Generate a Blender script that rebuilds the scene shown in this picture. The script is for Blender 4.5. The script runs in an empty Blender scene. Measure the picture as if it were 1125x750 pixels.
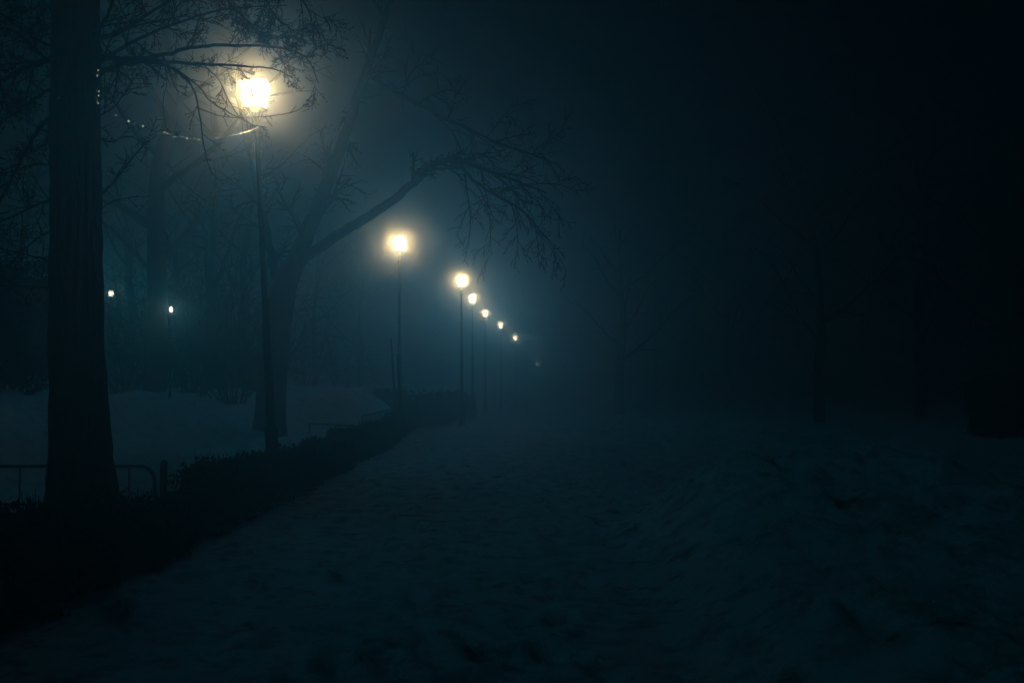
import bpy, math, random
from mathutils import Vector, Matrix, noise

random.seed(11)
scene = bpy.context.scene
col = scene.collection
R = math.radians

# ------------------------------------------------------------------ camera
F = 1094.0                      # focal length in photo pixels (1125 wide)
EYE = 1.6
PITCH = math.atan(50 / F)
cam_d = bpy.data.cameras.new('camera')
cam = bpy.data.objects.new('camera', cam_d)
col.objects.link(cam)
cam_d.sensor_width = 36
cam_d.lens = 36 * F / 1125
cam_d.clip_start = 0.1
cam_d.clip_end = 3000
cam.location = (0, 0, EYE)
cam.rotation_euler = (math.pi / 2 + PITCH, 0, 0)
scene.camera = cam


def at(px, py, Y):
    """point of the world seen at photo pixel px,py at ground distance Y"""
    u = (px - 562.5) / F
    v = (375 - py) / F
    y = math.cos(PITCH) - math.sin(PITCH) * v
    z = math.sin(PITCH) + math.cos(PITCH) * v
    k = Y / y
    return Vector((u * k, Y, EYE + z * k))


# ------------------------------------------------------------------ helpers
def tag(o, label=None, cat=None, group=None, kind=None):
    if label: o['label'] = label
    if cat: o['category'] = cat
    if group: o['group'] = group
    if kind: o['kind'] = kind
    return o


def empty(name, loc=(0, 0, 0), rz=0.0):
    o = bpy.data.objects.new(name, None)
    o.empty_display_size = 0.3
    col.objects.link(o)
    o.location = loc
    o.rotation_euler = (0, 0, rz)
    return o


class MB:
    """collects shapes into one mesh"""
    def __init__(self):
        self.v = []
        self.f = []

    def box(self, c, s, rot=None):
        b = len(self.v)
        for dz in (-1, 1):
            for dx, dy in ((-1, -1), (1, -1), (1, 1), (-1, 1)):
                p = Vector((dx * s[0] / 2, dy * s[1] / 2, dz * s[2] / 2))
                if rot is not None: p = rot @ p
                self.v.append(tuple(p + Vector(c)))
        self.f += [(b, b + 3, b + 2, b + 1), (b + 4, b + 5, b + 6, b + 7)]
        for i in range(4):
            j = (i + 1) % 4
            self.f.append((b + i, b + j, b + 4 + j, b + 4 + i))

    def tube(self, pts, rad, sides=4, cap=True):
        n = len(pts)
        if n < 2: return
        b0 = len(self.v)
        t = (pts[1] - pts[0]).normalized()
        a = Vector((0, 0, 1)) if abs(t.z) < 0.9 else Vector((1, 0, 0))
        u = t.cross(a).normalized()
        for i in range(n):
            if i == 0: t = pts[1] - pts[0]
            elif i == n - 1: t = pts[-1] - pts[-2]
            else: t = pts[i + 1] - pts[i - 1]
            t.normalize()
            u = (u - t * u.dot(t))
            if u.length < 1e-6: u = t.orthogonal()
            u.normalize()
            w = t.cross(u)
            r = rad[i] if hasattr(rad, '__len__') else rad
            for k in range(sides):
                th = 2 * math.pi * k / sides
                self.v.append(tuple(pts[i] + (u * math.cos(th) + w * math.sin(th)) * r))
        for i in range(n - 1):
            for k in range(sides):
                k2 = (k + 1) % sides
                a0 = b0 + i * sides
                self.f.append((a0 + k, a0 + k2, a0 + sides + k2, a0 + sides + k))
        if cap:
            self.f.append(tuple(b0 + k for k in reversed(range(sides))))
            e = b0 + (n - 1) * sides
            self.f.append(tuple(e + k for k in range(sides)))

    def lathe(self, prof, sides=12, c=(0, 0, 0)):
        self.tube2([Vector((c[0], c[1], c[2] + z)) for r, z in prof], [r for r, z in prof], sides)

    def tube2(self, pts, rad, sides):
        b0 = len(self.v)
        for p, r in zip(pts, rad):
            for k in range(sides):
                th = 2 * math.pi * k / sides
                self.v.append((p.x + r * math.cos(th), p.y + r * math.sin(th), p.z))
        for i in range(len(pts) - 1):
            for k in range(sides):
                k2 = (k + 1) % sides
                a0 = b0 + i * sides
                self.f.append((a0 + k, a0 + k2, a0 + sides + k2, a0 + sides + k))
        self.f.append(tuple(b0 + k for k in reversed(range(sides))))
        e = b0 + (len(pts) - 1) * sides
        self.f.append(tuple(e + k for k in range(sides)))

    def leaf(self, p, s, elong=1.6):
        d = Vector((random.gauss(0, 1), random.gauss(0, 1), random.gauss(0, 1))).normalized()
        e = d.orthogonal().normalized()
        e = Matrix.Rotation(random.uniform(0, 6.28), 3, d) @ e
        g = d.cross(e)
        b = len(self.v)
        self.v += [tuple(p - e * s * elong / 2), tuple(p + g * s / 2 + d * s * .12), tuple(p + e * s * elong / 2), tuple(p - g * s / 2 + d * s * .12)]
        self.f.append((b, b + 1, b + 2, b + 3))

    def ball(self, c, r, seg=8, rings=5):
        pr = []
        for i in range(rings + 1):
            a = -math.pi / 2 + math.pi * i / rings
            pr.append((max(r * math.cos(a), r * .02), r * math.sin(a)))
        self.lathe(pr, seg, c)

    def mesh(self, name, mat, smooth=False):
        m = bpy.data.meshes.new(name)
        m.from_pydata(self.v, [], self.f)
        m.materials.append(mat)
        if smooth:
            m.polygons.foreach_set('use_smooth', [True] * len(m.polygons))
        m.update()
        return m

    def build(self, name, mat, parent=None, smooth=False):
        o = bpy.data.objects.new(name, self.mesh(name, mat, smooth))
        col.objects.link(o)
        if parent is not None: o.parent = parent
        return o


def copy_tree(o, parent=None):
    c = o.copy()
    col.objects.link(c)
    if parent is not None: c.parent = parent
    for ch in list(o.children):
        copy_tree(ch, c)
    return c


# ------------------------------------------------------------------ materials
def material(name):
    m = bpy.data.materials.new(name)
    m.use_nodes = True
    nt = m.node_tree
    nt.nodes.clear()
    out = nt.nodes.new('ShaderNodeOutputMaterial')
    return m, nt, out


def surf(name, c1, c2, scale=8, rough=.8, bump=.0, bscale=30, detail=6, stretch=None, spec=.3, metallic=0, bdist=.02):
    m, nt, out = material(name)
    N, L = nt.nodes, nt.links
    p = N.new('ShaderNodeBsdfPrincipled')
    tc = N.new('ShaderNodeTexCoord')
    mp = N.new('ShaderNodeMapping')
    L.new(tc.outputs['Object'], mp.inputs['Vector'])
    if stretch: mp.inputs['Scale'].default_value = stretch
    n = N.new('ShaderNodeTexNoise')
    n.inputs['Scale'].default_value = scale
    n.inputs['Detail'].default_value = detail
    L.new(mp.outputs[0], n.inputs['Vector'])
    r = N.new('ShaderNodeValToRGB')
    r.color_ramp.elements[0].position = .35
    r.color_ramp.elements[1].position = .65
    r.color_ramp.elements[0].color = (*c1, 1)
    r.color_ramp.elements[1].color = (*c2, 1)
    L.new(n.outputs[0], r.inputs[0])
    L.new(r.outputs[0], p.inputs['Base Color'])
    p.inputs['Roughness'].default_value = rough
    p.inputs['Specular IOR Level'].default_value = spec
    p.inputs['Metallic'].default_value = metallic
    if bump:
        n2 = N.new('ShaderNodeTexNoise')
        n2.inputs['Scale'].default_value = bscale
        n2.inputs['Detail'].default_value = 5
        L.new(mp.outputs[0], n2.inputs['Vector'])
        b = N.new('ShaderNodeBump')
        b.inputs['Strength'].default_value = bump
        b.inputs['Distance'].default_value = bdist
        L.new(n2.outputs[0], b.inputs['Height'])
        L.new(b.outputs[0], p.inputs['Normal'])
    L.new(p.outputs[0], out.inputs['Surface'])
    return m


M = {}
M['bark'] = surf('bark', (.016, .013, .011), (.045, .037, .030), 14, .95, .9, 26, 6, (1, 1, .22), .15, 0, .03)
M['twig'] = surf('twig_bark', (.03, .024, .02), (.065, .052, .042), 9, .9, spec=.2)
M['far_bark'] = surf('far_bark', (.012, .011, .010), (.032, .028, .024), 5, .95, .4, 10, spec=.1)
M['leaf'] = surf('dark_hedge_leaf', (.018, .026, .012), (.042, .055, .024), 20, .8, spec=.15)
M['evergreen'] = surf('evergreen_leaf', (.014, .024, .014), (.03, .045, .024), 12, .85, spec=.12)
M['iron'] = surf('dark_painted_iron', (.018, .02, .02), (.04, .04, .038), 12, .5, .3, 60, spec=.4, bdist=.004)
M['stake'] = surf('weathered_wood', (.06, .05, .04), (.12, .10, .08), 10, .9, .3, 40, stretch=(1, 1, .1))
M['rail'] = surf('old_rail_paint', (.03, .03, .03), (.07, .06, .05), 22, .45, .3, 60, spec=.5, bdist=.004)


def snow_mat(name, c1, c2, dirt_shade, crust, dirt_shade_amount):
    m, nt, out = material(name)
    N, L = nt.nodes, nt.links
    p = N.new('ShaderNodeBsdfPrincipled')
    tc = N.new('ShaderNodeTexCoord')
    n = N.new('ShaderNodeTexNoise'); n.inputs['Scale'].default_value = 3.2; n.inputs['Detail'].default_value = 10
    n.inputs['Roughness'].default_value = .72
    L.new(tc.outputs['Object'], n.inputs['Vector'])
    r = N.new('ShaderNodeValToRGB')
    r.color_ramp.elements[0].position = .35; r.color_ramp.elements[0].color = (*c1, 1)
    r.color_ramp.elements[1].position = .51; r.color_ramp.elements[1].color = (*c2, 1)
    L.new(n.outputs[0], r.inputs[0])
    nd = N.new('ShaderNodeTexNoise'); nd.inputs['Scale'].default_value = 2.6; nd.inputs['Detail'].default_value = 9
    nd.inputs['Roughness'].default_value = .7
    L.new(tc.outputs['Object'], nd.inputs['Vector'])
    rd = N.new('ShaderNodeValToRGB')
    rd.color_ramp.elements[0].position = 1 - dirt_shade_amount - .08
    rd.color_ramp.elements[0].color = (0, 0, 0, 1)
    rd.color_ramp.elements[1].position = 1 - dirt_shade_amount + .06
    rd.color_ramp.elements[1].color = (1, 1, 1, 1)
    L.new(nd.outputs[0], rd.inputs[0])
    mx = N.new('ShaderNodeMix'); mx.data_type = 'RGBA'
    L.new(rd.outputs[0], mx.inputs['Factor'])
    L.new(r.outputs[0], mx.inputs['A'])
    mx.inputs['B'].default_value = (*dirt_shade, 1)
    L.new(mx.outputs['Result'], p.inputs['Base Color'])
    p.inputs['Roughness'].default_value = .6
    p.inputs['Specular IOR Level'].default_value = .35
    v = N.new('ShaderNodeTexNoise'); v.inputs['Scale'].default_value = 15; v.inputs['Detail'].default_value = 10
    v.inputs['Roughness'].default_value = .74
    L.new(tc.outputs['Object'], v.inputs['Vector'])
    b = N.new('ShaderNodeBump'); b.inputs['Strength'].default_value = crust; b.inputs['Distance'].default_value = .15
    L.new(v.outputs[0], b.inputs['Height'])
    g = N.new('ShaderNodeTexNoise'); g.inputs['Scale'].default_value = 90; g.inputs['Detail'].default_value = 3
    L.new(tc.outputs['Object'], g.inputs['Vector'])
    b2 = N.new('ShaderNodeBump'); b2.inputs['Strength'].default_value = .5; b2.inputs['Distance'].default_value = .012
    L.new(g.outputs[0], b2.inputs['Height'])
    L.new(b.outputs[0], b2.inputs['Normal'])
    L.new(b2.outputs[0], p.inputs['Normal'])
    L.new(p.outputs[0], out.inputs['Surface'])
    return m


M['path_snow'] = snow_mat('trodden_path_snow', (.34, .37, .40), (.88, .94, .98), (.12, .115, .11), 1.0, .37)
M['bank_snow'] = snow_mat('bank_snow', (.60, .66, .71), (.87, .92, .96), (.12, .11, .10), .9, .33)  # dark patches painted in for wind-shadow streaks and footprints on the bank
M['mound_snow'] = snow_mat('shovelled_snow', (.42, .46, .50), (.84, .90, .95), (.07, .062, .055), 1.0, .36)

# lantern glass: lit pane, light of the lamp inside passes through
LAMP_L = 4.2
m, nt, out = material('lit_lantern_glass')
tr = nt.nodes.new('ShaderNodeBsdfTransparent'); tr.inputs[0].default_value = (.96, .96, .96, 1)
em = nt.nodes.new('ShaderNodeEmission'); em.inputs[0].default_value = (1, .80, .50, 1); em.inputs[1].default_value = LAMP_L
ad = nt.nodes.new('ShaderNodeAddShader')
nt.links.new(tr.outputs[0], ad.inputs[0]); nt.links.new(em.outputs[0], ad.inputs[1])
nt.links.new(ad.outputs[0], out.inputs['Surface'])
m.cycles.emission_sampling = 'NONE'
M['glass'] = m
m, nt, out = material('lit_globe_glass')
tr = nt.nodes.new('ShaderNodeBsdfTransparent'); tr.inputs[0].default_value = (.96, .96, .96, 1)
em = nt.nodes.new('ShaderNodeEmission'); em.inputs[0].default_value = (1, .86, .66, 1); em.inputs[1].default_value = 6
ad = nt.nodes.new('ShaderNodeAddShader')
nt.links.new(tr.outputs[0], ad.inputs[0]); nt.links.new(em.outputs[0], ad.inputs[1])
nt.links.new(ad.outputs[0], out.inputs['Surface'])
m.cycles.emission_sampling = 'NONE'
M['globe'] = m
m, nt, out = material('glowing_bulb')
em = nt.nodes.new('ShaderNodeEmission'); em.inputs[0].default_value = (1, .88, .66, 1); em.inputs[1].default_value = 90
nt.links.new(em.outputs[0], out.inputs['Surface'])
m.cycles.emission_sampling = 'NONE'
M['bulb'] = m
m, nt, out = material('tiny_light')
em = nt.nodes.new('ShaderNodeEmission'); em.inputs[0].default_value = (.85, .95, .8, 1); em.inputs[1].default_value = .42
nt.links.new(em.outputs[0], out.inputs['Surface'])
m.cycles.emission_sampling = 'NONE'
M['tiny'] = m
# ------------------------------------------------------------------ terrain
def ss(a, b, x):
    t = min(1, max(0, (x - a) / (b - a)))
    return t * t * (3 - 2 * t)


def ga(x, s):
    return math.exp(-x * x / (2 * s * s))


def fbm(x, y, s, o=4, seed=0.0):
    return noise.fractal(Vector((x * s + seed, y * s - seed, seed)), .9, 2.1, o)


def axis_x(y):
    """how far the path has curved to the right at distance y"""
    return 0.0 if y < 35 else (y - 35) ** 1.6 * .006


def base_h(x, y):
    cx = x - axis_x(y)
    h = 0.0
    # left bank
    b = 1.46 * ss(3.9, 9.5, -cx) * ss(6, 16, y + 2)
    b *= 1 - .18 * ga(y - 30, 8) * ga(cx + 9.0, 3)
    h += b
    h += 1.18 * ga(cx + 5.3, 1.05) * ga(y - 34, 2.6)          # pile behind the hedge
    h += .35 * ga(cx + 7.2, 1.6) * ga(y - 31, 4)
    # right mound along the path
    h += .84 * ss(1.0, 2.6, cx) * (1 - ss(3.9, 6.6, cx)) * ga(y - 11.2, .8 if y > 11.2 else 2.4)
    h += .30 * ss(.9, 2.0, cx) * (1 - ss(5, 8, cx)) * ga(y - 5.5, 2.6)
    h += .16 * ss(2.4, 7, cx)
    h -= .12 * ss(1.5, 3, cx) * ga(y - 16, 3.5)
    h += .35 * ga(cx - 6.2, 2.4) * ga(y - 34, 6)
    h += .10 * ss(2.5, 12, cx) * ga(y - 26, 8)
    return h


def H(x, y):
    h = base_h(x, y)
    cx = x - axis_x(y)
    left = ss(3.6, 5.0, -cx)
    right = ss(.8, 2.2, cx)
    far = 1 - ss(30, 90, y) * .5
    h += .026 * fbm(x, y, 1.1, 6) * far
    h += .022 * fbm(x, y * 1.1, 5.2, 5, 3.1) * far
    h += left * (.34 * fbm(x * 1.0, y * .6, .5, 5, 7.7) + .08 * fbm(x, y, 2.0, 4, 2.2) + .07 * abs(fbm(x + y * .6, y * .5, .9, 3, 8.8)))
    h += right * (.12 * fbm(x, y, 1.1, 5, 5.5) + .08 * max(0, fbm(x, y, 3.2, 4, 9.1)) + .05 * fbm(x, y, 6.5, 3, 1.7))
    # footprints and ruts trodden into the path
    pth = (1 - left) * (1 - right)
    h -= pth * .035 * max(0, fbm(x * 1.5, y * .9, 2.3, 3, 12.3))
    h += .02 * ss(0, 1, pth) * fbm(x * 1.2, y * .15, .9, 3, 4.4)
    return h


xs, x = [], -9.0
xs = [-9 + i * .06 for i in range(int(15.5 / .06))]
st = .09; x = xs[-1]
right_x = []
while x < 260:
    st *= 1.09; x += st; right_x.append(x)
st = .08; x = -9.0
left_x = []
while x > -260:
    st *= 1.065; x -= st; left_x.append(x)
xs = left_x[::-1] + xs + right_x
ys, y, st = [], -30.0, 2.2
while y < 1.5:
    ys.append(y); y += st; st = max(.3, st * .93)
y, st = 1.5, .055
while y < 330:
    ys.append(y); st = .05 + max(0, (y - 5)) * .0065; y += st
nx, ny = len(xs), len(ys)
heights = [[H(x_, y_) for x_ in xs] for y_ in ys]
# footprints pressed into the trodden snow, with a little rim
import bisect
for _ in range(210):
    fx = random.gauss(-.6, 1.3); fy = 2.4 + 20 * random.random() ** 1.3
    if fx < -2.9 or fx > 4.5: continue
    an = random.gauss(0, .25); ca, sa = math.cos(an), math.sin(an)
    dp = random.uniform(.04, .085)
    i0, i1 = bisect.bisect(xs, fx - .35), bisect.bisect(xs, fx + .35)
    j0, j1 = bisect.bisect(ys, fy - .4), bisect.bisect(ys, fy + .4)
    for j in range(j0, j1):
        for i in range(i0, i1):
            dx, dy = xs[i] - fx, ys[j] - fy
            u_, v_ = (dx * ca + dy * sa) / .075, (-dx * sa + dy * ca) / .16
            q = u_ * u_ + v_ * v_
            heights[j][i] += dp * (-math.exp(-q * .7) + .45 * math.exp(-(math.sqrt(q) - 1.9) ** 2 * 2.0))


def cell_kind(i, j):
    xm = (xs[i] + xs[i + 1]) / 2; ym = (ys[j] + ys[j + 1]) / 2
    c = xm - axis_x(ym)
    if c < -3.3: return 'snow_bank'
    if c < 1.55 + .12 * math.sin(ym * .9) + .1 * math.sin(ym * 2.3): return 'path'
    return 'ground'


parts_f = {'snow_bank': [], 'path': [], 'ground': []}
for j in range(ny - 1):
    for i in range(nx - 1):
        a = j * nx + i
        parts_f[cell_kind(i, j)].append((a, a + 1, a + nx + 1, a + nx))
for nm, mat in (('snow_bank', 'bank_snow'), ('path', 'path_snow'), ('ground', 'mound_snow')):
    idx = {}; vv = []; ff = []
    for f in parts_f[nm]:
        g = []
        for k in f:
            if k not in idx:
                idx[k] = len(vv)
                j, i = divmod(k, nx)
                vv.append((xs[i], ys[j], heights[j][i]))
            g.append(idx[k])
        ff.append(tuple(g))
    me = bpy.data.meshes.new(nm)
    me.from_pydata(vv, [], ff)
    me.materials.append(M[mat])
    me.polygons.foreach_set('use_smooth', [True] * len(ff))
    o = bpy.data.objects.new(nm, me); col.objects.link(o)
    tag(o, {'snow_bank': 'pale snow bank rising behind the low hedge on the left',
            'path': 'trodden snowy path running away into the fog',
            'ground': 'rough shovelled snow beside the path on the right'}[nm], None, None, 'structure')

# ------------------------------------------------------------------ lamps
def lamp_light(name, parent, loc, warm, cool, r0=1.0, radius=.08):
    d = bpy.data.lights.new(name, 'POINT')
    d.energy = 1.0
    d.shadow_soft_size = radius
    d.color = (1, 1, 1)
    d.use_nodes = True
    nt = d.node_tree
    e = nt.nodes['Emission']
    N, L = nt.nodes, nt.links
    # warm halo and wider teal glow put into the lamp by non-physical falloff
    fa = N.new('ShaderNodeLightFalloff'); fa.inputs['Strength'].default_value = 1; fa.inputs['Smooth'].default_value = 0
    fb = N.new('ShaderNodeLightFalloff'); fb.inputs['Strength'].default_value = 1; fb.inputs['Smooth'].default_value = r0 * r0
    fc = N.new('ShaderNodeLightFalloff'); fc.inputs['Strength'].default_value = 1; fc.inputs['Smooth'].default_value = .70
    fd = N.new('ShaderNodeLightFalloff'); fd.inputs['Strength'].default_value = 1; fd.inputs['Smooth'].default_value = 2.2
    # share of the warm light left: flat close by, steep farther out
    rat = N.new('ShaderNodeMath'); rat.operation = 'DIVIDE'
    L.new(fb.outputs['Quadratic'], rat.inputs[0]); L.new(fa.outputs['Quadratic'], rat.inputs[1])
    sq = N.new('ShaderNodeMath'); sq.operation = 'POWER'; sq.inputs[1].default_value = 2
    L.new(rat.outputs[0], sq.inputs[0])
    inv = N.new('ShaderNodeMath'); inv.operation = 'SUBTRACT'; inv.inputs[0].default_value = 1; inv.use_clamp = True
    L.new(sq.outputs[0], inv.inputs[1])
    cu = N.new('ShaderNodeMath'); cu.operation = 'POWER'; cu.inputs[1].default_value = 3
    L.new(inv.outputs[0], cu.inputs[0])
    mm = N.new('ShaderNodeMath'); mm.operation = 'MULTIPLY'
    L.new(cu.outputs[0], mm.inputs[0]); L.new(fc.outputs['Quadratic'], mm.inputs[1])
    wv = N.new('ShaderNodeVectorMath'); wv.name = 'warm'; wv.operation = 'SCALE'; wv.inputs[0].default_value = warm
    L.new(mm.outputs[0], wv.inputs['Scale'])
    cv = N.new('ShaderNodeVectorMath'); cv.name = 'cool'; cv.operation = 'SCALE'; cv.inputs[0].default_value = cool
    L.new(fd.outputs['Quadratic'], cv.inputs['Scale'])
    av = N.new('ShaderNodeVectorMath'); av.operation = 'ADD'
    L.new(wv.outputs[0], av.inputs[0]); L.new(cv.outputs[0], av.inputs[1])
    L.new(av.outputs[0], e.inputs['Color'])
    e.inputs['Strength'].default_value = 1
    o = bpy.data.objects.new(name, d)
    col.objects.link(o)
    o.parent = parent
    o.location = loc
    return o


WARM = (3200.0, 2100.0, 740.0)
COOL = (1.0, 41.0, 67.0)


def make_lamp(height):
    """park lantern: tapered pole with base, lantern cage, glass, light. origin at the foot."""
    root = empty('street_lamp')
    hb = height - .26                     # underside of the lantern
    m = MB()
    prof = [(.15, -.3), (.15, .05), (.13, .08), (.13, .42), (.105, .48), (.095, .9), (.105, .93), (.105, .97), (.075, 1.0)]
    m.lathe(prof, 14)
    m.build('base', M['iron'], root)
    m = MB()
    m.lathe([(.072, .95), (.06, 2.4), (.07, 2.42), (.07, 2.47), (.052, 2.5), (.044, 3.3), (.034, hb - .35), (.06, hb - .34), (.06, hb - .29), (.04, hb - .27), (.035, hb - .1)], 12)
    m.build('pole', M['iron'], root, True)
    # bracket: four curved arms holding the lantern
    m = MB()
    for k in range(4):
        a = math.pi / 4 + k * math.pi / 2
        pts = []
        for q in range(6):
            t = q / 5
            rr = .04 + .075 * math.sin(t * math.pi / 2)
            pts.append(Vector((math.cos(a) * rr, math.sin(a) * rr, hb - .18 + .19 * t)))
        m.tube(pts, .009, 5)
    m.build('bracket', M['iron'], root)
    # lantern frame
    wb, wt, h = .128, .202, .40
    fr = MB()
    fr.box((0, 0, hb + .012), (2 * wb + .02, 2 * wb + .02, .024))
    for sx, sy in ((1, 1), (1, -1), (-1, 1), (-1, -1)):
        fr.tube([Vector((sx * wb, sy * wb, hb + .02)), Vector((sx * wt, sy * wt, hb + h))], .008, 4)
    for a in range(4):
        c, s = round(math.cos(a * math.pi / 2)), round(math.sin(a * math.pi / 2))
        fr.box((c * wt, s * wt, hb + h), (.018 if c else 2 * wt, .018 if s else 2 * wt, .018))
    for sx, sy in ((1, 1), (1, -1), (-1, 1), (-1, -1)):
        fr.tube([Vector((sx * wt, sy * wt, hb + h)), Vector((sx * .09, sy * .09, hb + h + .045))], .007, 4)
    frame = fr.build('lantern_frame', M['iron'], root)
    m = MB()
    m.lathe([(.1, hb + h + .045), (.1, hb + h + .06), (.03, hb + h + .085), (.018, hb + h + .11), (.028, hb + h + .13), (.004, hb + h + .16)], 10)
    m.build('finial', M['iron'], frame)
    g = MB()
    e = .006
    for a in range(4):
        r = Matrix.Rotation(a * math.pi / 2, 3, 'Z')
        q = [Vector((-(wb - .01), wb - e, hb + .026)), Vector((wb - .01, wb - e, hb + .026)), Vector((wt - .01, wt - e, hb + h - .01)), Vector((-(wt - .01), wt - e, hb + h - .01))]
        b = len(g.v)
        g.v += [tuple(r @ p_) for p_ in q]
        g.f.append((b, b + 1, b + 2, b + 3))
        q = [Vector((-(wt - .012), wt - .012, hb + h + .002)), Vector((wt - .012, wt - .012, hb + h + .002)), Vector((.09, .09, hb + h + .04)), Vector((-.09, .09, hb + h + .04))]
        b = len(g.v)
        g.v += [tuple(r @ p_) for p_ in q]
        g.f.append((b, b + 1, b + 2, b + 3))
    g.build('lantern_glass', M['glass'], root)
    g = MB(); g.ball((0, 0, hb + .12), .034, 10, 8)
    g.build('bulb', M['bulb'], root, True)
    lamp_light('bulb_light', root, (0, 0, hb + .26), WARM, COOL, 1.0)
    return root


LAMPS = [  # px, py of lantern, distance, lean left (deg), label
    (281, 103, 15.0, 3.4, 'nearest tall lantern lamp, leaning, its light seen through the bare twigs of the big trunk'),
    (439, 268, 30.7, .4, 'second lantern lamp in the row, bright halo, alone above the two thin stakes'),
    (507, 309, 41.6, .3, 'third lantern lamp in the row, just above and left of a close smaller light'),
    (519, 328, 49.7, .3, 'fourth lantern lamp in the row, small bright light just under the third'),
    (533, 344, 59.5, .2, 'fifth lantern lamp in the row, small dot of light partly broken by twigs'),
    (550, 357, 71.0, .2, 'sixth lantern lamp in the row, a small star of light'),
    (566, 371, 88.0, 0, 'seventh lantern lamp in the row, faint pinpoint light'),
    (590, 399, 150.0, 0, 'farthest lantern lamp, almost lost in the fog over the path'),
]
HL = 5.9
proto = None
for i, (px, py, Y, lean, lab) in enumerate(LAMPS):
    p = at(px, py, Y)
    foot_x = p.x + math.sin(R(lean)) * HL
    gz = H(foot_x, Y)
    if proto is None:
        proto = make_lamp(HL); o = proto
    else:
        o = copy_tree(proto)
    # scale so that the lantern sits where it is seen; heights differ little
    hh = (p.z + 0.02 - gz) / math.cos(R(lean))
    o.location = (foot_x, Y, gz)
    o.scale = (1, 1, hh / HL) if abs(hh / HL - 1) < .25 else (1, 1, 1)
    if i == 7: o.location.z = p.z - HL
    boost = (1.0, 2.0, 1.7, 1.2, .8, .7, .7, .7)[i]
    cboost = (1.1, 1.25, 1.2, 1.25, 1.3, 1.4, 1.5, 1.6)[i]      # gains set per lamp to imitate glare and fill the haze between
    for ch in o.children:
        if ch.type == 'LIGHT':
            ch.data = ch.data.copy(); wn = ch.data.node_tree.nodes['warm']; wn.inputs[0].default_value = [c_ * boost for c_ in WARM]
            wn = ch.data.node_tree.nodes['cool']; wn.inputs[0].default_value = [COOL[0] * cboost * (2.5 if i > 1 else 1), COOL[1] * cboost, COOL[2] * cboost]
    o.rotation_euler = (0, R(-lean), R(0))
    tag(o, lab, 'street lamp', 'lantern lamps in a row along the path')
    print('lamp', i, round(hh, 2), [round(c, 2) for c in o.location])

# small globe lamps far off in the park on the left
def make_globe():
    root = empty('globe_lamp')
    m = MB(); m.lathe([(.09, -.3), (.09, .3), (.05, .34), (.035, 3.9), (.07, 3.92), (.09, 3.98)], 10)
    m.build('pole', M['iron'], root, True)
    m = MB(); m.ball((0, 0, 4.13), .11, 12, 8)
    m.build('globe', M['globe'], root, True)
    lamp_light('bulb_light', root, (0, 0, 4.13), (110., 85., 45.), (3., 50., 70.), .8, .05)
    return root


gp = None
for i, (px, py, Y, s, lab) in enumerate([
        (122, 322, 46, 1.0, 'small globe lamp just beside the big trunk, with a warm glow'),
        (188, 340, 25, .36, 'small globe lamp shining alone in the dark thicket, a sharp point'),
        (125, 382, 66, .8, 'lowest and dimmest globe lamp, a faint spot beside the big trunk')]):
    p = at(px, py, Y)
    if gp is None: gp = make_globe(); o = gp
    else: o = copy_tree(gp)
    gz = H(p.x, Y)
    o.location = (p.x, Y, gz)
    k = (p.z - gz) / 4.13
    o.scale = (s, s, k)
    if i == 1:                                   # a weaker, smaller lamp
        for ch in o.children:
            if ch.type == 'LIGHT':
                ch.data = ch.data.copy(); ch.data.energy = .2
    tag(o, lab, 'park lamp', 'small globe lamps deep in the park')

# ------------------------------------------------------------------ bare wood
def rnd_unit():
    return Vector((random.gauss(0, 1), random.gauss(0, 1), random.gauss(0, 1))).normalized()


def smooth_line(ctrl, n):
    """Catmull-Rom through control points"""
    P = [ctrl[0] * 2 - ctrl[1]] + list(ctrl) + [ctrl[-1] * 2 - ctrl[-2]]
    out_ = []
    for i in range(1, len(P) - 2):
        for k in range(n):
            t = k / n
            out_.append(.5 * ((2 * P[i]) + (P[i + 1] - P[i - 1]) * t + (2 * P[i - 1] - 5 * P[i] + 4 * P[i + 1] - P[i + 2]) * t * t
                              + (3 * P[i] - P[i - 1] - 3 * P[i + 1] + P[i + 2]) * t ** 3))
    out_.append(P[-2])
    return out_


def grow(mb, p, d, length, r, level, droop=.0, up=.0, wob=.22, buds=True, minr=.0022, dens=1.0, taper=.3, seg=None):
    n = seg or max(3, int(length / (.10 if level <= 1 else .2)))
    n = min(n, 12)
    step = length / n
    pts = [p.copy()]; rad = [r]
    d = d.normalized()
    dirs = [d.copy()]
    for i in range(n):
        d = (d + rnd_unit() * wob * .6 + Vector((0, 0, -droop + up)) * (i / n + .3) * .35).normalized()
        p = p + d * step
        pts.append(p.copy()); dirs.append(d.copy())
        rad.append(max(minr, r * (1 - (1 - taper) * (i + 1) / n)))
    mb.tube(pts, rad, 3 if r < .008 else (4 if r < .03 else 6), cap=False)
    if buds and level == 0:
        mb.leaf(pts[-1], random.uniform(.008, .015), 2.4)
        if random.random() < .25:
            mb.leaf(pts[-1 - n // 2] + rnd_unit() * .004, random.uniform(.008, .012), 2.0)
    if level > 0:
        sidebranch(mb, pts, dirs, rad, length, level, droop, up, wob, buds, minr, dens)


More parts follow.
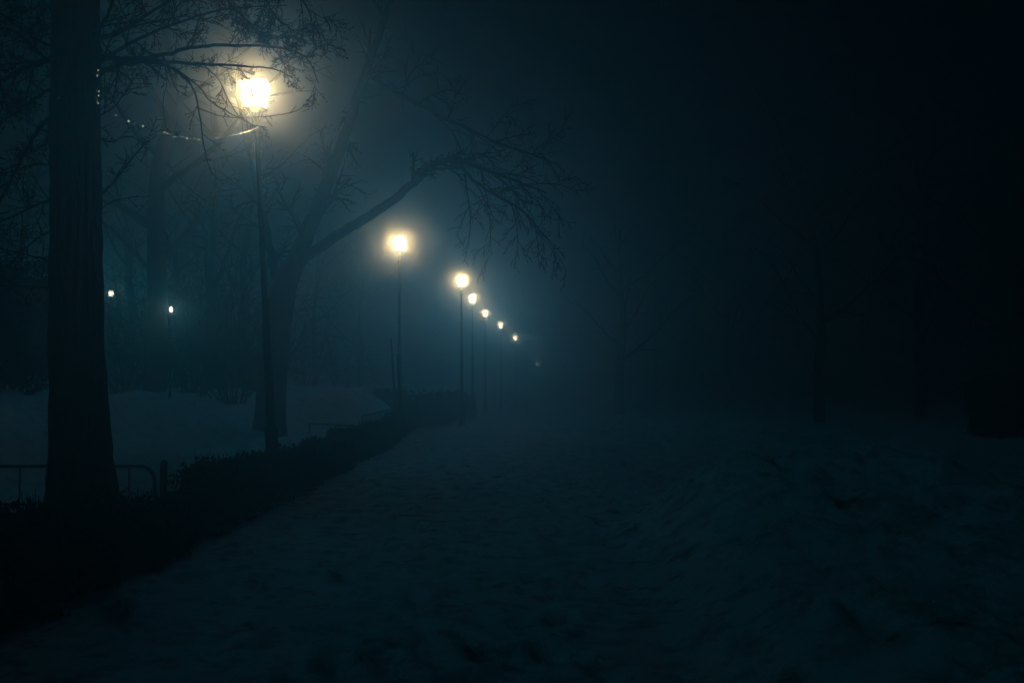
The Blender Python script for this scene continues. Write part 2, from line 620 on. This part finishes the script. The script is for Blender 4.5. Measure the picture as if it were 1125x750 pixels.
def sidebranch(mb, pts, dirs, rad, length, level, droop, up, wob, buds, minr, dens, t0=.12, child=None):
    cnt = int((3.2 + level * 1.1 + length * .8) * dens)
    for k in range(cnt):
        t = t0 + (1 - t0) * (k + random.random()) / cnt
        i = min(len(pts) - 2, int(t * (len(pts) - 1)))
        f = t * (len(pts) - 1) - i
        q = pts[i].lerp(pts[i + 1], min(1, f))
        dd = dirs[i]
        side = rnd_unit(); side = (side - dd * side.dot(dd))
        if side.length < .01: continue
        side.normalize()
        ang = R(random.uniform(28, 62))
        nd = dd * math.cos(ang) + side * math.sin(ang)
        cl = (child if child else length) * random.uniform(.35, .65) * (1 - .35 * t)
        cr = max(minr, rad[i] * random.uniform(.45, .65))
        grow(mb, q, nd, cl, cr, level - 1, droop, up, wob, buds, minr, dens)


def limb(parent, ctrl, r0, r1, level=2, droop=.1, child=None, dens=1.0, wob=.32, name='branch', mat='twig', t0=.05, minr=.0034, up=0, buds=True, sub=6):
    pts = smooth_line(ctrl, sub)
    n = len(pts)
    rad = [r0 + (r1 - r0) * (i / (n - 1)) ** .8 for i in range(n)]
    for i in range(1, n - 1):
        pts[i] = pts[i] + rnd_unit() * min(.02, rad[i] * .5)
    mb = MB()
    mb.tube(pts, rad, 8 if r0 > .04 else 5)
    dirs = [(pts[min(n - 1, i + 1)] - pts[max(0, i - 1)]).normalized() for i in range(n)]
    L_ = sum((pts[i + 1] - pts[i]).length for i in range(n - 1))
    sidebranch(mb, pts, dirs, rad, L_, level, droop, up, wob, buds, minr, dens, t0, child or L_ * .7)
    return mb.build(name, M[mat], parent)


# ---- the big near tree
TY = 9.5
root = empty('tree', (0, 0, 0))
tag(root, 'huge dark bare tree with thick straight trunk rising behind the hedge', 'tree')
prof = [(88, 640, 1.1), (90, 600, .95), (91, 570, .80), (91, 540, .68), (90, 512, .61), (89, 480, .585), (88, 440, .565), (85, 390, .55),
        (84, 320, .515), (84, 250, .49), (83.5, 170, .475), (83.5, 90, .465), (83, 0, .455), (83, -90, .43), (84, -200, .39), (86, -330, .30)]
mb = MB()
ctr = [at(a, b, TY) for a, b, w in prof]
prof = [(a, b, w * .91) for a, b, w in prof]
cl = smooth_line(ctr, 8)
wl = []
for i in range(len(prof) - 1):
    for k in range(8): wl.append(prof[i][2] + (prof[i + 1][2] - prof[i][2]) * k / 8)
wl.append(prof[-1][2])
S = 72
for p, w in zip(cl, wl):
    for k in range(S):
        th = 2 * math.pi * k / S
        c, s = math.cos(th), math.sin(th)
        flare = max(0, w - .6)
        lob = 1 + .3 * flare * math.cos(th * 5 + 1.2)
        bark = .032 * noise.fractal(Vector((c * 5.5, s * 5.5, p.z * .9)), .8, 2.1, 4) + .010 * noise.fractal(Vector((c * 16, s * 16, p.z * 3)), .8, 2.1, 3)
        r = w / 2 * lob + bark
        mb.v.append((p.x + c * r, p.y + s * r, p.z))
for i in range(len(cl) - 1):
    for k in range(S):
        k2 = (k + 1) % S
        mb.f.append((i * S + k, i * S + k2, (i + 1) * S + k2, (i + 1) * S + k))
mb.build('trunk', M['bark'], root, True)

# limbs to the right, reaching in front of the lamp
A = at
limb(root, [A(100, 60, 9.6), A(135, 64, 9.9), A(175, 62, 10.2), A(215, 52, 10.5), A(255, 50, 10.7), A(300, 52, 10.9), A(335, 62, 11.1), A(350, 92, 11.2)], .034, .005, 3, .1, 1.0, 1.31)
limb(root, [A(100, 85, 9.5), A(130, 72, 9.6), A(165, 68, 9.8), A(210, 70, 10.1), A(250, 72, 10.4), A(300, 76, 10.8), A(322, 86, 11)], .032, .005, 3, .14, .8, 1.14)
limb(root, [A(100, 48, 9.5), A(140, 30, 9.8), A(175, 8, 10.0), A(215, -18, 10.2), A(260, -50, 10.4)], .028, .005, 3, .25, 1.2, 1.22)
limb(root, [A(170, 66, 9.8), A(195, 78, 9.8), A(212, 98, 9.9), A(220, 130, 9.9), A(224, 160, 10), A(232, 188, 10.1), A(246, 203, 10.2)], .013, .004, 2, .25, .5, 1.05)
limb(root, [A(190, 74, 9.9), A(218, 95, 10), A(232, 112, 10.1), A(252, 124, 10.3), A(275, 136, 10.5), A(292, 140, 10.6)], .010, .004, 2, .2, .4, 0.88)
limb(root, [A(180, 68, 9.8), A(183, 90, 9.8), A(179, 115, 9.8), A(183, 142, 9.9)], .007, .003, 1, .2, .35, 0.90)
# crown above right, dense twigs hanging into the frame top
limb(root, [A(100, -60, 9.5), A(170, -70, 9.9), A(240, -60, 10.2), A(300, -30, 10.5), A(338, 10, 10.8), A(345, 50, 10.9)], .035, .006, 3, .25, 1.35, 1.57)
limb(root, [A(205, -40, 10.2), A(240, -10, 10.3), A(262, 15, 10.5), A(285, 30, 10.6), A(318, 36, 10.8)], .018, .005, 3, .2, .8, 1.40)
limb(root, [A(262, -50, 10.4), A(285, -15, 10.5), A(300, 14, 10.6), A(322, 34, 10.8), A(338, 40, 10.9)], .016, .005, 3, .15, .8, 1.40)
# thin twig sweeping under the lamp
limb(root, [A(215, 118, 10), A(245, 128, 10.3), A(275, 129, 10.7), A(302, 127, 11), A(325, 122, 11.2), A(338, 112, 11.3), A(345, 96, 11.3)], .006, .003, 1, .0, .3, 1.35)
# lower twigs right of the trunk
limb(root, [A(106, 218, 9.5), A(125, 200, 9.7), A(140, 180, 9.9), A(158, 160, 10), A(172, 148, 10.1)], .013, .004, 2, .05, .6, 1.40)
limb(root, [A(104, 130, 9.5), A(125, 118, 9.6), A(140, 100, 9.7), A(165, 95, 9.9)], .011, .004, 2, .1, .6, 1.40)
limb(root, [A(104, 235, 9.5), A(122, 222, 9.7), A(140, 218, 9.9), A(152, 215, 10)], .007, .003, 1, .05, .35, 0.90)
limb(root, [A(104, 40, 9.4), A(120, 12, 9.3), A(130, -15, 9.2), A(150, -40, 9.1)], .024, .005, 3, .15, 1.0, 1.05)
limb(root, [A(104, 72, 9.5), A(150, 44, 9.7), A(200, 24, 9.9), A(250, 10, 10.1), A(315, 6, 10.4)], .022, .005, 3, .12, 1.0, 1.3)
limb(root, [A(222, 70, 10.2), A(240, 88, 10.3), A(250, 108, 10.4), A(262, 128, 10.5)], .008, .004, 2, .25, .45, 1.0)
limb(root, [A(104, 150, 9.5), A(122, 156, 9.6), A(140, 150, 9.8), A(160, 158, 9.9)], .010, .004, 2, .1, .5, 1.0)
limb(root, [A(64, 92, 9.6), A(40, 108, 9.8), A(10, 128, 10.1), A(-20, 150, 10.3)], .018, .007, 3, .1, .8, 1.2)
limb(root, [A(64, 186, 9.6), A(40, 180, 9.8), A(5, 190, 10.1), A(-20, 186, 10.3)], .012, .006, 2, .1, .7, 1.4)
limb(root, [A(64, 250, 9.6), A(40, 262, 9.8), A(10, 290, 10.1), A(-20, 310, 10.3)], .012, .006, 2, .1, .7, 1.4)
# limbs to the left
limb(root, [A(66, 64, 9.6), A(40, 70, 9.9), A(15, 82, 10.2), A(-15, 98, 10.5), A(-50, 120, 10.8)], .040, .012, 3, .1, 1.1, 1.40)
limb(root, [A(66, 54, 9.4), A(45, 46, 9.2), A(20, 30, 9.0), A(-10, 5, 8.8)], .020, .007, 3, .1, 1.0, 1.22)
limb(root, [A(64, 120, 9.6), A(42, 142, 9.9), A(24, 175, 10.1), A(8, 205, 10.3), A(-12, 250, 10.6)], .030, .012, 3, .0, .9, 1.40)
limb(root, [A(64, 215, 9.6), A(35, 228, 9.8), A(0, 243, 10), A(-30, 250, 10.2)], .015, .007, 2, .05, .9, 1.75)
limb(root, [A(64, 290, 9.6), A(38, 282, 9.8), A(10, 276, 10), A(-30, 262, 10.2)], .013, .006, 2, .05, .8, 1.57)
limb(root, [A(64, 316, 9.6), A(34, 315, 9.9), A(0, 314, 10.2), A(-20, 316, 10.4)], .010, .005, 2, .05, .8, 1.75)
limb(root, [A(64, 20, 9.6), A(45, 0, 9.9), A(20, -30, 10.2)], .024, .008, 3, .3, 1.0, 1.22)

# sagging string of tiny lights from the big trunk to the first lamp post
sr = empty('string_lights')
tag(sr, 'thin sagging string of tiny white lights from the big trunk to the first lamp post', 'string lights')
wrap = [A(107, 74, 9.36), A(107.5, 92, 9.38), A(107.5, 106, 9.36), A(108.5, 118, 9.6)]
sag = wrap + [A(128, 127, 9.9), A(155, 139, 10.4), A(195, 150, 11.4), A(222, 153, 12.2), A(250, 150, 13.2), A(274, 144, 14.4), A(284, 139, 15.0)]
pts = smooth_line(sag, 10)
mb = MB(); mb.tube(pts, .0035, 5); mb.build('wire', M['iron'], sr)
bm_ = MB(); bm_.ball((0, 0, 0), .010, 8, 6)
bmesh_ = bm_.mesh('bulb', M['tiny'], True)
seg = [0]
for a_, b_ in zip(pts[:-1], pts[1:]): seg.append(seg[-1] + (b_ - a_).length)
t = .02; nb = 0
while t < seg[-1] and nb < 95:
    k = max(q for q in range(len(seg)) if seg[q] <= t); k = min(k, len(pts) - 2)
    f = (t - seg[k]) / max(1e-6, seg[k + 1] - seg[k])
    o = bpy.data.objects.new('bulb', bmesh_); col.objects.link(o); o.parent = sr
    o.location = pts[k].lerp(pts[k + 1], f) + rnd_unit() * .012
    sc_ = random.choice((.3, .3, .5, .8, 1.2)) if 1.0 < t else random.choice((.4, .7))
    o.scale = (sc_,) * 3
    t += random.choice((.04, .05, .07, .16)) if t < .4 or t > 1.0 else .2; nb += 1
for px, py in ((65, 108), (62, 181), (92, 183), (100, 171)):
    o = bpy.data.objects.new('bulb', bmesh_); col.objects.link(o); o.parent = sr
    o.location = A(px, py, 9.24); o.scale = (.6 if px == 65 else .3,) * 3


# ---- trees seen through fog
def free_tree(name, base, ctrl_trunk, r0, r1, limbs, mat='far_bark', level=2, dens=1.0, droop=.1, minr=.006, child=None):
    rt = empty(name)
    pts = smooth_line(ctrl_trunk, 6)
    n = len(pts)
    rad = [r0 + (r1 - r0) * (i / (n - 1)) for i in range(n)]
    rad[0] *= 1.2; rad[1] *= 1.08
    mb_ = MB(); mb_.tube(pts, rad, 14)
    mb_.build('trunk', M[mat], rt, True)
    for ctrl, a, b, dr, *cc in limbs:
        limb(rt, ctrl, a, b, level, dr, cc[0] if cc else child, dens, .25, 'branch', mat, cc[1] if len(cc) > 1 else .1, minr, 0, False, 5)
    return rt


Z2 = 24.8
g2 = H(at(300, 440, Z2).x, Z2)
b2 = at(296, 447, Z2); b2.z = min(b2.z, g2) - .15
t2 = free_tree('tree', None, [b2, A(300, 400, Z2), A(306, 350, Z2), A(313, 312, Z2), A(322, 290, Z2)], .38, .29, [
    ([A(318, 300, Z2), A(335, 262, Z2), A(352, 220, 24.6), A(368, 180, 24.9), A(385, 130, 25.4), A(405, 70, 25.8), A(430, 0, 26.4), A(450, -60, 26.4)], .25, .06, .05),
    ([A(320, 296, Z2), A(350, 272, 24.2), A(385, 250, 23.8), A(420, 228, 23.3), A(450, 205, 23.0), A(475, 182, 22.5), A(500, 172, 22.4)], .155, .065, .1, 1.9, .66),
    ([A(496, 174, 22.4), A(530, 185, 21.9), A(565, 198, 21.5), A(600, 212, 21.3)], .066, .014, .5),
    ([A(498, 173, 22.4), A(520, 198, 22.1), A(545, 215, 21.7), A(575, 232, 21.3), A(600, 262, 21.1)], .05, .014, .6),
    ([A(400, 85, 25.8), A(450, 110, 25.0), A(500, 135, 23.9), A(550, 158, 23.0), A(600, 175, 22.4)], .07, .015, .35),
    ([A(310, 330, Z2), A(298, 280, 24.9), A(285, 220, 25.4), A(270, 150, 25.8), A(250, 60, 26.4)], .15, .03, .1),
], level=3, dens=.95, child=3.2, droop=.3, minr=.007)
tag(t2, 'bare forked tree behind the first lamp, one limb arching over the path with hanging twigs', 'tree')


def generic_tree(h=11, r=.22, spread=1.0, minr=.008, level=2):
    rt = empty('tree')
    tp = [Vector((0, 0, -.4))]
    x_, y_ = 0, 0
    for i in range(1, 7):
        x_ += random.uniform(-.12, .12) * i * .5; y_ += random.uniform(-.12, .12) * i * .5
        tp.append(Vector((x_, y_, h * .8 * i / 6)))
    pts = smooth_line(tp, 4); n = len(pts)
    mb_ = MB()
    rad = [r * (1 - .78 * i / (n - 1)) for i in range(n)]; rad[0] *= 1.5
    mb_.tube(pts, rad, 10)
    mb_.build('trunk', M['far_bark'], rt, True)
    for k in range(9):
        i = int(n * (.3 + .68 * k / 9)); i = min(i, n - 2)
        a = k * 2.4 + random.uniform(-.4, .4)
        q = pts[i]
        ln = h * random.uniform(.26, .42) * spread * (1 - .35 * k / 9)
        e = Vector((math.cos(a), math.sin(a), 0))
        ctrl = [q, q + e * ln * .35 + Vector((0, 0, ln * .25)), q + e * ln * .7 + Vector((0, 0, ln * .6)), q + e * ln + Vector((0, 0, ln * .75))]
        limb(rt, ctrl, rad[i] * .55, .012, level, .05, ln * .55, .75, .25, 'branch', 'far_bark', .15, minr, .1, False, 3)
    return rt


gen = [generic_tree(11, .24), generic_tree(12.5, .28, 1.1), generic_tree(9.5, .17, .9)]
spots = [  # px, distance, variant, scale, rz, label
    (681, 53, 1, 1.0, .3, 'bare tree standing alone on the right side of the foggy path'),
    (168, 27, 0, 1.35, 1.2, 'thick upright bare tree between the big trunk and the lone globe lamp'),
    (20, 34, 2, 1.2, 2.0, 'bare tree above the dark evergreen bush at the left edge'),
    (232, 34, 1, 1.0, 3.2, None), (268, 38, 2, 1.3, 1.9, None), (140, 40, 2, 1.2, 3.9, None), (198, 48, 0, 1.1, 5.5, None), (128, 60, 2, 1.3, .9, None), (262, 58, 0, 1.1, 4.0, None), (205, 66, 1, 1.1, 5.0, None),
    (345, 62, 2, 1.2, 1.7, None), (395, 74, 1, 1.1, 2.7, None), (60, 56, 0, 1.2, 2.7, None),
    (1010, 44, 0, 1.3, .7, 'bare tree on the dark right side, beyond the shovelled snow mound'),
    (1125, 33, 1, 1.0, 2.2, 'bare tree at the right edge, nearest on that side'),
    (900, 36, 2, 1.3, 3.7, None), (800, 62, 1, 1.2, 5.2, None), (720, 85, 0, 1.2, 1.1, None),
]
used = set()
for px, Y, v, s, rz, lab in spots:
    if v in used: o = copy_tree(gen[v])
    else: o = gen[v]; used.add(v)
    p = at(px, 430, Y)
    o.location = (p.x, Y, H(p.x, Y) - .05)
    o.scale = (s, s, s)
    o.rotation_euler = (0, 0, rz)
    tag(o, lab or 'bare tree fading into the fog beyond the path lamps', 'tree', 'bare trees in the fog')

# ------------------------------------------------------------------ shrubs
def shrub_parts(w, d, h, n, leaf_s, mat, name='hedge_shrub', lump=.18, seed=0, twigs=14, flat=.5):
    rt = empty(name)
    mb_ = MB()
    # solid lumpy heart
    U, V = 14, 8
    def rad(th, ph):
        c, s = math.cos(th), math.sin(th)
        k = 1 + lump * noise.noise(Vector((c * 1.6 + seed, s * 1.6, ph * 1.4)))  * 2
        return k
    def surf_pt(th, ph, sc):
        # superellipse profile, flatter on top
        cp = abs(math.cos(ph)) ** flat
        sp = math.copysign(abs(math.sin(ph)) ** flat, math.sin(ph))
        k = rad(th, ph) * sc
        return Vector((math.cos(th) * cp * w / 2 * k, math.sin(th) * cp * d / 2 * k, h / 2 + sp * h / 2 * k))
    b = len(mb_.v)
    for i in range(V + 1):
        ph = -1.45 + 2.9 * i / V
        for k in range(U):
            mb_.v.append(tuple(surf_pt(2 * math.pi * k / U, ph, .80)))
    for i in range(V):
        for k in range(U):
            k2 = (k + 1) % U
            mb_.f.append((b + i * U + k, b + i * U + k2, b + (i + 1) * U + k2, b + (i + 1) * U + k))
    mb_.f.append(tuple(b + V * U + k for k in range(U)))
    for _ in range(n):
        ph = math.asin(random.uniform(-.9, 1)); th = random.uniform(0, 6.2832)
        p = surf_pt(th, ph, random.uniform(.80, 1.04))
        mb_.leaf(p, leaf_s * random.uniform(.6, 1.3))
    mb_.build('foliage', M[mat], rt)
    mt = MB()
    for _ in range(twigs):
        a = random.uniform(0, 6.28); q = random.uniform(.1, .75)
        tip = Vector((math.cos(a) * w / 2 * q, math.sin(a) * d / 2 * q, h * random.uniform(.95, 1.16)))
        mt.tube([Vector((random.uniform(-.05, .05), random.uniform(-.05, .05), -.08)), Vector((tip.x * .6, tip.y * .6, h * .55)), tip], [.009, .006, .0025], 4)
    mt.build('stems', M['twig'], rt)
    return rt


hs = [shrub_parts(.84, .42, .50 + .02 * k, 1300, .035, 'leaf', seed=k * 3.7, lump=.16, flat=.6) for k in range(5)]
y = 4.3; i = 0
while y < 37:
    o = hs[i] if i < 5 else copy_tree(hs[i % 5])
    xx = -3.56 + .05 * math.sin(y * .8) + random.uniform(-.04, .04)
    o.location = (xx, y, H(xx, y) - .05)
    s = random.uniform(.9, 1.12)
    o.scale = (s, s, random.choice((.56, .74, .95, 1.15, 1.38)) * random.uniform(.94, 1.06))
    o.rotation_euler = (0, 0, random.choice((0, math.pi)) + random.uniform(-.12, .12))
    tag(o, 'low clipped dark shrub in the hedge edging the left side of the snowy path', 'shrub', 'clipped shrubs of the low hedge')
    y += random.choice((.36, .42, .50)); i += 1
tall = shrub_parts(1.9, 1.7, 1.15, 2600, .07, 'leaf', name='tall_shrub', seed=5.1, twigs=20, flat=.85, lump=.25)
for k, (xx, yy, sz) in enumerate([(-3.55, 38.4, .92), (-3.5, 40.1, 1.0), (-3.45, 41.9, 1.06), (-3.3, 43.7, 1.1), (-3.2, 45.6, 1.05), (-5.0, 41.5, 1.1), (-4.9, 44, 1.1), (-3.1, 47.6, 1.1), (-3.0, 49.8, 1.15), (-2.95, 52, 1.1), (-2.9, 54.5, 1.15), (-4.6, 48, 1.3)]):
    o = tall if k == 0 else copy_tree(tall)
    o.location = (xx, yy, H(xx, yy) - .05); o.scale = (1, 1, sz * (1, .82, 1.12, .9, 1.05)[k % 5]); o.rotation_euler = (0, 0, k * 1.3)
    tag(o, 'taller bushy shrub in the dark clump ending the hedge, past the two stakes', 'shrub', 'tall shrubs at the far end of the hedge')
ev = shrub_parts(4.2, 4.0, 2.9, 6500, .10, 'evergreen', name='evergreen_bush', seed=2.2, twigs=0, flat=.8, lump=.22)
p = at(-10, 428, 20)
ev.location = (p.x - 1.0, 21, H(p.x, 21) - .1)
tag(ev, 'broad black evergreen bush on the snow bank at the left edge', 'bush')
for ch in list(ev.children):
    if ch.name.startswith('stems'): bpy.data.objects.remove(ch)
e2 = copy_tree(ev)
p = at(1098, 470, 26)
e2.location = (p.x, 26, H(p.x, 26) - .1); e2.scale = (.37, .42, .56); e2.rotation_euler = (0, 0, 1)
tag(e2, 'small rounded black bush on the snow at the right edge', 'bush')


# bare undergrowth thicket on the bank
def thicket(w, h, n):
    rt = empty('bare_shrub')
    for part in range(3):
        mb_ = MB()
        for _ in range(n // 3):
            a = random.uniform(0, 6.28); q = w * .12 * random.random()
            p_ = Vector((math.cos(a) * q, math.sin(a) * q, -.1))
            d_ = Vector((math.cos(a) * random.uniform(.1, .8), math.sin(a) * random.uniform(.1, .8), 1))
            grow(mb_, p_, d_, h * random.uniform(.6, 1.1), random.uniform(.012, .028), 2, .05, .05, .2, False, .005, .8)
        mb_.build('branch', M['far_bark'], rt)
    return rt


th = thicket(2.5, 3.2, 24)
for k, (px, Y, s) in enumerate([(135, 27, 1.0), (215, 29, 1.15), (255, 28, 1.1), (180, 31, 1.3), (236, 33, 1.4), (150, 34, 1.3), (272, 33, 1.2), (160, 44, 1.4), (240, 46, 1.5), (335, 48, 1.2), (285, 42, 1.3), (375, 58, 1.3), (200, 54, 1.6)]):
    o = th if k == 0 else copy_tree(th)
    p = at(px, 440, Y)
    o.location = (p.x, Y, H(p.x, Y)); o.scale = (s, s, s); o.rotation_euler = (0, 0, k * 1.9)
    tag(o, 'bare many-stemmed shrub in the dark thicket behind the snow bank', 'shrub', 'bare shrubs of the thicket')

# ------------------------------------------------------------------ railings, stakes
# near railing with rounded corners, crossing behind the big trunk
YR = 11.0
a0 = at(-40, 510, YR); a1 = at(170, 510, YR)
root = empty('railing', (a1.x, YR, 0))
tag(root, 'low metal railing with rounded corners passing behind the big trunk', 'railing')
top = a1.z; L0 = a0.x - a1.x
mb = MB()
pts = [Vector((0, 0, .0)), Vector((0, 0, top - .20))]
for q in range(1, 7):
    t = q / 6 * math.pi / 2
    pts.append(Vector((-.16 * (1 - math.cos(t)), 0, top - .16 + .16 * math.sin(t) - .02)))
pts += [Vector((L0 + .16, 0, top - .02))]
for q in range(1, 7):
    t = q / 6 * math.pi / 2
    pts.append(Vector((L0 + .16 - .16 * math.sin(t), 0, top - .02 - .16 * (1 - math.cos(t)))))
pts.append(Vector((L0, 0, .0)))
mb.tube(pts, .019, 8)
mb.build('top_rail', M['rail'], root, True)
k = -.28
while k > L0 + .1:
    mb = MB(); mb.tube([Vector((k, 0, -.1)), Vector((k, 0, top - .03))], .009, 6)
    mb.build('bar', M['rail'], root)
    k -= .30
mb = MB(); mb.tube([Vector((0, 0, .32)), Vector((L0, 0, .32))], .010, 6)
mb.build('lower_rail', M['rail'], root)

p = at(180, 508, 11.2)
mb = MB(); mb.box((0, 0, p.z / 2 - .1), (.06, .06, p.z + .2)); mb.lathe([(.036, p.z), (.03, p.z + .02), (.004, p.z + .035)], 8)
o = mb.build('bollard', M['iron']); o.location = (p.x, 11.2, 0)
tag(o, 'short dark square post just right of the near railing', 'post')

# farther railing at the snow pile
c0 = at(398, 457, 27); c1 = at(433, 448, 33.5)
root = empty('railing', (c0.x, 27, 0))
tag(root, 'small dark corner railing by the snow pile, below the two stakes', 'railing')
dv = Vector((c1.x - c0.x, 6.5, 0))
g0 = H(c0.x, 27)
mb = MB()
mb.tube([Vector((0, 0, -.1)), Vector((0, 0, c0.z)), dv + Vector((0, 0, c1.z)), dv + Vector((0, 0, -.1))], .025, 6)
mb.build('top_rail', M['rail'], root)
for q in range(1, 14):
    mb = MB(); v = dv * (q / 14); zt = c0.z + (c1.z - c0.z) * q / 14
    mb.tube([v + Vector((0, 0, -.1)), v + Vector((0, 0, zt - .02))], .012, 5)
    mb.build('bar', M['rail'], root)
e0 = at(340, 465, 27); 
mb = MB()
mb.tube([Vector((0, 0, c0.z - .27)), Vector((e0.x - c0.x, 0, e0.z)), ], .022, 6)
mb.build('side_rail', M['rail'], root)
mb = MB(); mb.tube([Vector((e0.x - c0.x, 0, 0)), Vector((e0.x - c0.x, 0, e0.z + .02))], .025, 6)
mb.build('post', M['rail'], root)

for k, (x0, y0, x1, y1, Y, lab) in enumerate([
        (430, 372, 434.5, 452, 31.0, 'taller left one of two thin leaning stakes beside the snow pile'),
        (437, 388, 439.5, 455, 31.6, 'shorter right one of two thin stakes beside the snow pile')]):
    a_ = at(x0, y0, Y); b_ = at(x1, y1, Y); gz = H(b_.x, Y)
    d_ = (a_ - b_)
    b_ = b_ - d_ * ((b_.z - gz + .2) / d_.z)
    mb = MB()
    mb.tube([Vector((0, 0, 0)), (a_ - b_) * .5 + Vector((.008, 0, 0)), a_ - b_ - (a_ - b_) * .01, a_ - b_], [.045, .04, .036, .012], 8)
    o = mb.build('stake', M['stake']); o.location = b_
    tag(o, lab, 'stake', 'two thin stakes by the snow pile')

# ------------------------------------------------------------------ haze
mb = MB()
mb.box((0, 150, 9.0), (540, 380, 24.0))
m, nt, out = material('haze_air')
pv = nt.nodes.new('ShaderNodeVolumePrincipled')
pv.inputs['Color'].default_value = (.93, .96, .98, 1)
pv.inputs['Absorption Color'].default_value = (.35, .62, .78, 1)
pv.inputs['Density'].default_value = .031
pv.inputs['Anisotropy'].default_value = .82
nt.links.new(pv.outputs[0], out.inputs['Volume'])
hz = mb.build('haze', m)
tag(hz, 'night fog filling the park', None, None, 'stuff')

# ------------------------------------------------------------------ sky and added fill sun
w = bpy.data.worlds.new('World'); scene.world = w; w.use_nodes = True
nt = w.node_tree; nt.nodes.clear()
sky = nt.nodes.new('ShaderNodeTexSky'); sky.sky_type = 'NISHITA'; sky.sun_disc = False
SUN_EL, SUN_ROT = R(20), R(218)
sky.sun_elevation = SUN_EL; sky.sun_rotation = SUN_ROT
mul = nt.nodes.new('ShaderNodeMix'); mul.data_type = 'RGBA'; mul.blend_type = 'MULTIPLY'
mul.inputs['Factor'].default_value = 1
nt.links.new(sky.outputs[0], mul.inputs['A']); mul.inputs['B'].default_value = (.03, .62, .85, 1)
bg = nt.nodes.new('ShaderNodeBackground'); bg.inputs[1].default_value = .0004
nt.links.new(mul.outputs['Result'], bg.inputs[0])
wo = nt.nodes.new('ShaderNodeOutputWorld'); nt.links.new(bg.outputs[0], wo.inputs[0])
sd = bpy.data.lights.new('snow_fill_sun', 'SUN'); sd.energy = .165; sd.angle = R(3); sd.color = (.05, .75, 1.0)  # added faint cool sun, no moon known; brightens the snow and its relief
so = bpy.data.objects.new('snow_fill_sun', sd); col.objects.link(so)
so.rotation_euler = (R(90) - SUN_EL, 0, R(-38)); so.location = (0, 0, 40)

# ------------------------------------------------------------------ render
scene.render.engine = 'CYCLES'
c = scene.cycles
c.use_denoising = True
try: c.denoiser = 'OPENIMAGEDENOISE'
except Exception: pass
c.max_bounces = 6
c.volume_bounces = 1
c.diffuse_bounces = 2
c.transparent_max_bounces = 12
c.sample_clamp_indirect = .6
c.sample_clamp_direct = 0
c.use_light_tree = True
vs = scene.view_settings
vs.view_transform = 'Standard'; vs.look = 'None'; vs.exposure = 0; vs.gamma = 1; vs.use_curve_mapping = False
